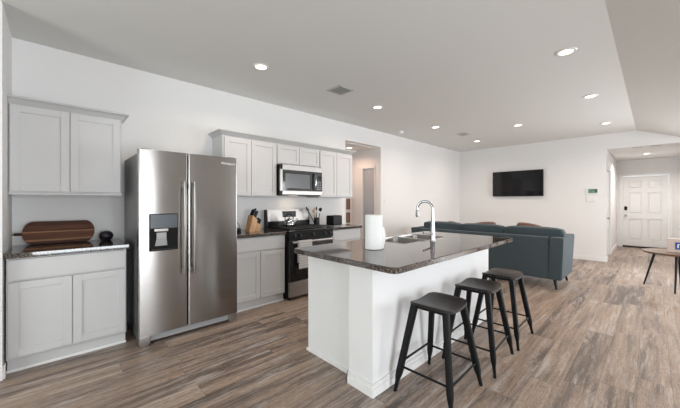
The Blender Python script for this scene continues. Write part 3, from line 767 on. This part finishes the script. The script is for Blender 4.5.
# paper towel roll
px, py = 1.895, -2.35
t = thing('paper_towel_roll', 'upright white paper towel roll on the island countertop', 'paper towels', (px, py, .914))
obj('roll', lathe(new(), [(.021, .004), (.068, .002), (.0715, .006), (.0715, .276), (.068, .280), (.021, .279), (.019, .27), (.019, .01), (.021, .004)][:-1], (px, py, .914), 40), M_paper, t)
obj('core', lathe(new(), [(.018, .006), (.0205, .006), (.0205, .277), (.018, .277)], (px, py, .914), 24), M_tan, t)
ls = new(); prof = []
for i in range(12):
    u = i/11; ang = -1.1+.9*u
    prof.append((ang, .073+.028*math.sin(u*PI*.55)**2))
vs = []
for (ang, r) in prof:
    col_ = []
    for k in range(9):
        z = .004+.175*k/8; rr = r*(1+(.28*math.sin(PI*min(1, (8-k)/8*1.1)))*((ang+1.1)/.9)); col_.append(ls.verts.new((px+rr*math.cos(ang+.15), py+rr*math.sin(ang+.15), .914+z)))
    vs.append(col_)
for a, b_ in zip(vs, vs[1:]):
    for i in range(8): ls.faces.new((a[i], a[i+1], b_[i+1], b_[i]))
bmesh.ops.recalc_face_normals(ls, faces=ls.faces[:]); bmesh.ops.solidify(ls, geom=ls.faces[:], thickness=.002)
obj('loose_sheet', ls, M_paper, t)

# ================================================================== STOOLS
def make_stool(label):
    t = thing('bar_stool', label, 'stool', (0, 0, 0), 'backless bar stools along the island')
    sx, sy, sh = .168, .150, .620
    # saddle seat: dips in the middle along x, edges rolled down at the front and back
    s = new(); nx, ny = 16, 12; top = []; bot = []
    def P_(i, j, dz):
        u = 2*i/nx-1; v = 2*j/ny-1
        k = 1-.11*(abs(u)**6)*(abs(v)**6)
        z = sh-.020+.020*u*u - .006*v**4 - .004*abs(u)**10
        return (u*sx*k*(1-.03*v*v), v*sy*k*(1+.0*u), z+dz)
    for dz, arr in ((0, top), (-.018, bot)):
        for i in range(nx+1): arr.append([s.verts.new(P_(i, j, dz)) for j in range(ny+1)])
    for i in range(nx):
        for j in range(ny):
            s.faces.new((top[i][j], top[i+1][j], top[i+1][j+1], top[i][j+1])); s.faces.new((bot[i][j], bot[i][j+1], bot[i+1][j+1], bot[i+1][j]))
    for i in range(nx):
        s.faces.new((top[i+1][0], top[i][0], bot[i][0], bot[i+1][0])); s.faces.new((top[i][ny], top[i+1][ny], bot[i+1][ny], bot[i][ny]))
    for j in range(ny):
        s.faces.new((top[0][j], top[0][j+1], bot[0][j+1], bot[0][j])); s.faces.new((top[nx][j+1], top[nx][j], bot[nx][j], bot[nx][j+1]))
    bmesh.ops.recalc_face_normals(s, faces=s.faces[:])
    seat = obj('seat', s, M_seat, t)
    f = new(); box(f, -sx+.03, sx-.03, -sy+.03, -sy+.042, sh-.052, sh-.036); box(f, -sx+.03, sx-.03, sy-.042, sy-.03, sh-.052, sh-.036)
    box(f, -sx+.03, -sx+.042, -sy+.03, sy-.03, sh-.050, sh-.034); box(f, sx-.042, sx-.03, -sy+.03, sy-.03, sh-.050, sh-.034)
    obj('seat_frame', f, M_stool, t)
    tx, ty = sx-.040, sy-.036; bx, by = .240, .200
    def at(u, z): return Vector(((bx+(tx-bx)*u), (by+(ty-by)*u), z))
    for qx in (-1, 1):
        for qy in (-1, 1):
            L = new(); rings = []
            for z, w_ in ((.600, .022), (.50, .021), (.30, .0195), (.14, .020), (.11, .018), (.07, .0115), (.0, .010)):
                p = at(z/.590, z); x = p.x*qx; y = p.y*qy
                # rounded L-ish section, thicker at the outer corner
                a = w_
                sec = [(-a, -a), (-a*.2, -a*1.05), (a*.75, -a*.9), (a, -a*.4), (a, a*.3), (a*.9, a*.9), (a*.3, a), (-a*.4, a), (-a*.9, a*.75), (-a*1.05, -a*.2)]
                rings.append([(x+qx*sx_, y+qy*sy_, z) for sx_, sy_ in sec])
            loft(L, rings); obj('leg', L, M_stool, t)
    def bar(p, q): obj('stretcher', tube(new(), [p, q], .0075, 8), M_stool, t)
    for qy, z in ((-1, .165), (1, .20)):
        p = at(z/.590, z); bar((-p.x, p.y*qy, z), (p.x, p.y*qy, z))
    for qx in (-1, 1):
        z = .17; p = at(z/.590, z); bar((p.x*qx, -p.y, z), (p.x*qx, p.y, z))
    return t
def copy_tree(o, parent=None):
    c = o.copy(); COL.objects.link(c)
    if parent is not None: c.parent = parent
    for ch in [x for x in bpy.data.objects if x.parent == o]: copy_tree(ch, c)
    return c
st = make_stool('black backless bar stool at the near corner of the island, closest to the camera')
places = [((1.935, -2.905), 0.03, None), ((2.58, -2.92), .05, 'black backless bar stool in the middle of the row along the island'),
          ((3.165, -2.92), .02, 'black backless bar stool at the far end of the island, nearest the sofa')]
for i, ((x, y), a, lb) in enumerate(places):
    o = st if i == 0 else copy_tree(st)
    if lb: o['label'] = lb
    o.location = (x, y, 0); o.rotation_euler = (0, 0, a)

# ================================================================== LIVING AREA
# sofa: back to the kitchen, facing the television
t = thing('sofa', 'long teal-grey fabric sofa with its back to the kitchen island', 'sofa', (5.7, -1.9, 0))
SY0, SY1 = -.56, -3.02
def soft(b, x0, x1, y0, y1, z0, z1, r, puff=0):
    box(b, x0, x1, y0, y1, z0, z1, r, 4)
# back panel leaning slightly outward at the top
b = new(); extrude_poly(b, [(5.302, SY1+.15, .15), (5.238, SY1+.15, .775), (5.37, SY1+.15, .782), (5.50, SY1+.15, .15)], (0, SY0-SY1-.30, 0), .012)
obj('back_frame', b, M_sofa, t)
def arm(y0, y1, flare):
    b = new()
    ring = lambda x, zt, ex: [(x, y0, .15), (x, y1, .15), (x, y1+ex, zt), (x, y0+ex, zt)]
    r0 = ring(5.30, .78, flare); r0 = [r0[0], r0[1], (5.235, r0[2][1], .78), (5.235, r0[3][1], .78)]
    loft(b, [r0, ring(5.60, .785, flare), ring(6.12, .78, flare)])
    bmesh.ops.bevel(b, geom=b.edges[:], offset=.012, segments=2, affect='EDGES'); return b
obj('arm', arm(SY1, SY1+.17, -.035), M_sofa, t); obj('arm', arm(SY0-.17, SY0, .035), M_sofa, t)
obj('seat_base', box(new(), 5.42, 6.15, SY1+.15, SY0-.15, .15, .30, .02, 3), M_sofa, t)
ys = [SY1+.155, -2.20, -1.47, SY0-.17]
def cushion(x0, x1, y0, y1, z0, z1, lean=0, puff=.03, bev=.05):
    b = new(); bmesh.ops.create_cube(b, size=1); bmesh.ops.subdivide_edges(b, edges=b.edges[:], cuts=7, use_grid_fill=True)
    for v in b.verts:
        u = Vector((v.co.x*2, v.co.y*2, v.co.z*2)); k = 1
        # rounded box
        e = 12
        l = (abs(u.x)**e+abs(u.y)**e+abs(u.z)**e)**(1/e); u2 = u/l*max(abs(u.x), abs(u.y), abs(u.z)) if l > 0 else u
        bx = puff*(1-u2.y**2)*(1-u2.z**2)
        x = u2.x*(x1-x0)/2+bx*(1 if u2.x > 0 else -1)*abs(u2.x)
        y = u2.y*(y1-y0)/2; z = u2.z*(z1-z0)/2+puff*.5*(1-u2.y**2)*u2.z*(1-abs(u2.x)**2)
        x += lean*(z+(z1-z0)/2)
        v.co = Vector(((x0+x1)/2+x, (y0+y1)/2+y, (z0+z1)/2+z))
    bmesh.ops.recalc_face_normals(b, faces=b.faces[:]); return b
for a, b_ in zip(ys, ys[1:]): obj('seat_cushion', cushion(5.62, 6.17, a, b_, .295, .46, 0, .015), M_sofa, t)
by_ = [(-3.03, -2.215), (-2.205, -1.465), (-1.455, -.71)]
for a, b_ in by_: obj('back_cushion', cushion(5.52, 5.71, a, b_, .44, .90, -.30, .035), M_sofa, t)
for x, sx_ in ((5.40, -1), (6.08, 1)):
    for y, sy_ in ((SY1+.10, -1), (SY0-.10, 1)):
        b = new(); tube(b, [(x, y, .155), (x+.045*sx_, y+.035*sy_, 0)], .02, 12, [.026, .015]); obj('leg', b, M_black, t)
b = new(); tube(b, [(5.42, -1.85, .155), (5.40, -1.85, 0)], .02, 12, [.026, .015]); obj('leg', b, M_black, t)
# throw pillows peeking over the back
for (yc, w_, lb, hgt, ti) in ((-1.12, .40, 'rust-brown throw pillow at the left end of the sofa', .905, .2), (-1.78, .42, 'rust-brown throw pillow in the middle of the sofa', .93, -.12), (-2.42, .38, 'rust-brown throw pillow at the right end of the sofa', .945, .15)):
    b = cushion(5.72, 5.84, yc-w_/2, yc+w_/2, .50, .50+w_, 0, .05)
    m_ = Matrix.Translation((5.70, yc, .47)) @ Matrix.Rotation(-.25, 4, 'Y') @ Matrix.Rotation(ti, 4, 'X') @ Matrix.Translation((-5.70, -yc, -.47))
    bmesh.ops.transform(b, matrix=m_, verts=b.verts[:])
    tp = max(v.co.z for v in b.verts); bmesh.ops.translate(b, verts=b.verts[:], vec=(0.17, 0, hgt-tp))
    tag(obj('throw_pillow', b, M_rust), lb, 'pillow', 'throw pillows on the sofa')
# television
t = thing('television', 'flat black wall-mounted television above the sofa', 'television', (8.57, -1.515, 1.44))
obj('housing', box(new(), 8.535, 8.58, -2.10, -.945, 1.442, 2.095, .006), M_black, t)
obj('screen', box(new(), 8.532, 8.537, -2.09, -.955, 1.458, 2.085, .001), M_screen, t)
obj('wall_mount', box(new(), 8.58, XT, -1.72, -1.32, 1.60, 1.95, .004), M_black, t)
# thermostat and panel below
t = thing('thermostat', 'small white control unit with green display on the wall left of the hallway', 'thermostat', (8.60, -3.0, 1.48))
obj('case', box(new(), 8.585, XT, -3.105, -2.90, 1.478, 1.60, .005), M_white, t)
s_ = obj('display', box(new(), 8.582, 8.586, -3.095, -2.935, 1.495, 1.588), M_lcd, t, label='green display')
b = new(); 
for y0, y1, z0, z1 in ((-3.01, -2.96, 1.555, 1.57), (-3.01, -2.96, 1.53, 1.543), (-3.085, -3.05, 1.515, 1.575), (-3.04, -3.02, 1.54, 1.575), (-3.01, -2.95, 1.508, 1.518)): box(b, 8.5805, 8.5825, y0, y1, z0, z1)
obj('display_marks', b, M_lcdink, s_)
t = thing('wall_keypad', 'blank white wall keypad just below the green-display thermostat', 'keypad', (8.60, -2.98, 1.31))
obj('case', box(new(), 8.592, XT, -3.065, -2.905, 1.312, 1.415, .005), M_white, t)
b = new()
for i in range(2):
    for j in range(3): box(b, 8.589, 8.593, -3.04+j*.045, -3.012+j*.045, 1.335+i*.035, 1.352+i*.035, .002)
obj('buttons', b, M_white, t)
# light switch right of the kitchen opening
t = thing('light_switch', 'white light switch plate on the wall right of the side passage', 'switch', (5.07, 0, 1.26))
obj('plate', box(new(), 5.03, 5.10, -.008, 0, 1.262, 1.378, .003), M_white, t); obj('rocker', box(new(), 5.05, 5.08, -.013, -.007, 1.285, 1.355, .003), M_white, t)
# outlets in the kitchen backsplash
for x, lb in ((1.65, 'white wall outlet with black plug between refrigerator and knife block'),):
    t = thing('wall_outlet', lb, 'outlet', (x, 0, 1.08)); obj('plate', box(new(), x-.036, x+.036, -.007, 0, 1.075, 1.19, .003), M_white, t)
    b = new(); box(b, x-.017, x+.017, -.009, -.006, 1.14, 1.175, .003); obj('receptacle', b, M_white, t)
# side table at the right edge of the photo, with a tan box on it
t = thing('table', 'low walnut-topped table on splayed black legs at the right edge', 'table', (6.69, -4.19, 0))
tcx, tcy, ra, rb, TZ = 6.69, -4.19, .375, .375, .555
def oval(z, k=1): return [(tcx+ra*k*math.cos(2*PI*i/48), tcy+rb*k*math.sin(2*PI*i/48), z) for i in range(48)]
b = new(); loft(b, [oval(TZ-.028, .97), oval(TZ-.018, .995), oval(TZ-.004, 1), oval(TZ, .995)]); obj('tabletop', b, M_tablewood, t)
b = new(); loft(b, [oval(TZ-.05, .55), oval(TZ-.028, .56)]); obj('underframe', b, M_black, t)
for (fx_, fy_), (ux, uy) in (((6.715, -3.833), (6.70, -3.955)), ((6.329, -4.149), (6.445, -4.17)), ((6.655, -4.55), (6.67, -4.43)), ((7.04, -4.23), (6.92, -4.21))):
    b = new(); tube(b, [(ux, uy, TZ-.03), (fx_, fy_, 0)], .014, 10, [.017, .010]); obj('leg', b, M_black, t)
t = thing('tan_box', 'tan box with a blue label standing on the walnut table', 'box', (6.65, -4.22, TZ))
obj('carton', box(new(), 6.61, 6.70, -4.40, -4.080, TZ, TZ+.20, .004), M_tan, t)
lb_ = obj('label_patch', box(new(), 6.6075, 6.611, -4.34, -4.16, TZ+.045, TZ+.15), M_blue, t, label='blue label')
b = new()
for k_, (y0, y1) in enumerate(((-4.195, -4.18), (-4.23, -4.215), (-4.265, -4.25))):
    box(b, 6.606, 6.608, y0, y1, TZ+.07, TZ+.125)
box(b, 6.606, 6.608, -4.265, -4.18, TZ+.115, TZ+.127); obj('label_marks', b, M_print, lb_)

# ================================================================== CEILING FITTINGS
lights = [(1.603, -1.011, H, 'first recessed ceiling light from the left, nearest the refrigerator'),
          (3.594, -1.0, H, 'recessed ceiling light over the right-hand wall cabinets'),
          (5.379, -.996, H, 'recessed ceiling light in the kitchen-side row, above the sofa left end'),
          (7.344, -1.007, H, 'recessed ceiling light nearest the corner beside the television'),
          (6.381, -2.158, H, 'recessed ceiling light between the two rows, in front of the television'),
          (3.599, -3.352, H, 'largest recessed ceiling light, above the far end of the island stools'),
          (5.359, -3.338, H, 'recessed ceiling light near the ceiling crease, second of the right row'),
          (7.405, -3.33, H, 'recessed ceiling light closest to the hallway opening on the high ceiling'),
          (10.6, -3.828, HH, 'recessed ceiling light in the entry hall in front of the white front door'),
          (4.46, .47, 2.44, 'recessed ceiling light inside the side passage behind the kitchen wall')]
t0 = None
for i, (x, y, z, lb) in enumerate(lights):
    if t0 is None:
        t0 = thing('ceiling_light', lb, 'ceiling light', (x, y, z), 'recessed ceiling lights')
        obj('trim_ring', lathe(new(), [(.056, -.001), (.058, -.009), (.080, -.008), (.088, -.001)], (x, y, z), 32), M_white, t0)
        obj('lens', lathe(new(), [(0, -.006), (.035, -.0065), (.056, -.004), (.056, -.001)], (x, y, z), 32), M_lamp, t0); o = t0
    else:
        o = copy_tree(t0); o.location = (x, y, z); o['label'] = lb
    l = bpy.data.lights.new('downlight', 'AREA'); l.shape = 'DISK'; l.size = .11; l.color = {8: (1, .95, .90), 9: (1, .66, .48)}.get(i, WARM); l.energy = P_HALL if i == 8 else (5 if i == 9 else P_DOWN); l.spread = math.radians(150)
    lo = bpy.data.objects.new('downlight', l); COL.objects.link(lo); lo.location = (x, y, z-.012)
def vent(label, x0, x1, y0, y1, z, slats, along):
    t = thing('ceiling_vent', label, 'vent', ((x0+x1)/2, (y0+y1)/2, z), 'ceiling vents')
    f = new(); e = .022
    box(f, x0, x1, y0, y0+e, z-.008, z, .002); box(f, x0, x1, y1-e, y1, z-.008, z, .002); box(f, x0, x0+e, y0, y1, z-.008, z, .002); box(f, x1-e, x1, y0, y1, z-.008, z, .002)
    obj('frame', f, M_crown, t); obj('duct_shade_sheet', box(new(), x0+e, x1-e, y0+e, y1-e, z-.002, z), M_ventdark, t)  # flat dark sheet paints the shade behind the slats, no real hole
    s = new()
    for i in range(slats):
        if along == 'y':
            a = x0+e+(x1-x0-2*e)*(i+.5)/slats; box(s, a-.004, a+.004, y0+e, y1-e, z-.010, z-.001, 0, 2, rot('Y', .7, (a, 0, z-.006)))
        else:
            a = y0+e+(y1-y0-2*e)*(i+.5)/slats; box(s, x0+e, x1-e, a-.004, a+.004, z-.010, z-.001, 0, 2, rot('X', .7, (0, a, z-.006)))
    obj('slats', s, M_crown, t)
vent('square slatted ceiling vent above the microwave', 2.57, 2.83, -1.23, -.98, H, 7, 'y')
vent('small ceiling vent between the two lights near the television corner', 6.25, 6.50, -1.20, -1.0, H, 5, 'y')
vent('ceiling vent just inside the entry hall, left of the pair', 9.08, 9.26, -3.78, -3.60, HH, 4, 'x')
vent('ceiling vent just inside the entry hall, right of the pair', 9.08, 9.26, -4.06, -3.88, HH, 4, 'x')
t = thing('smoke_detector', 'small round white smoke detector on the ceiling beside the kitchen wall', 'smoke detector', (5.2, -.30, H))
obj('housing', lathe(new(), [(0, -.035), (.045, -.034), (.058, -.022), (.062, -.001), (0, -.001)], (5.2, -.30, H), 28), M_white, t)
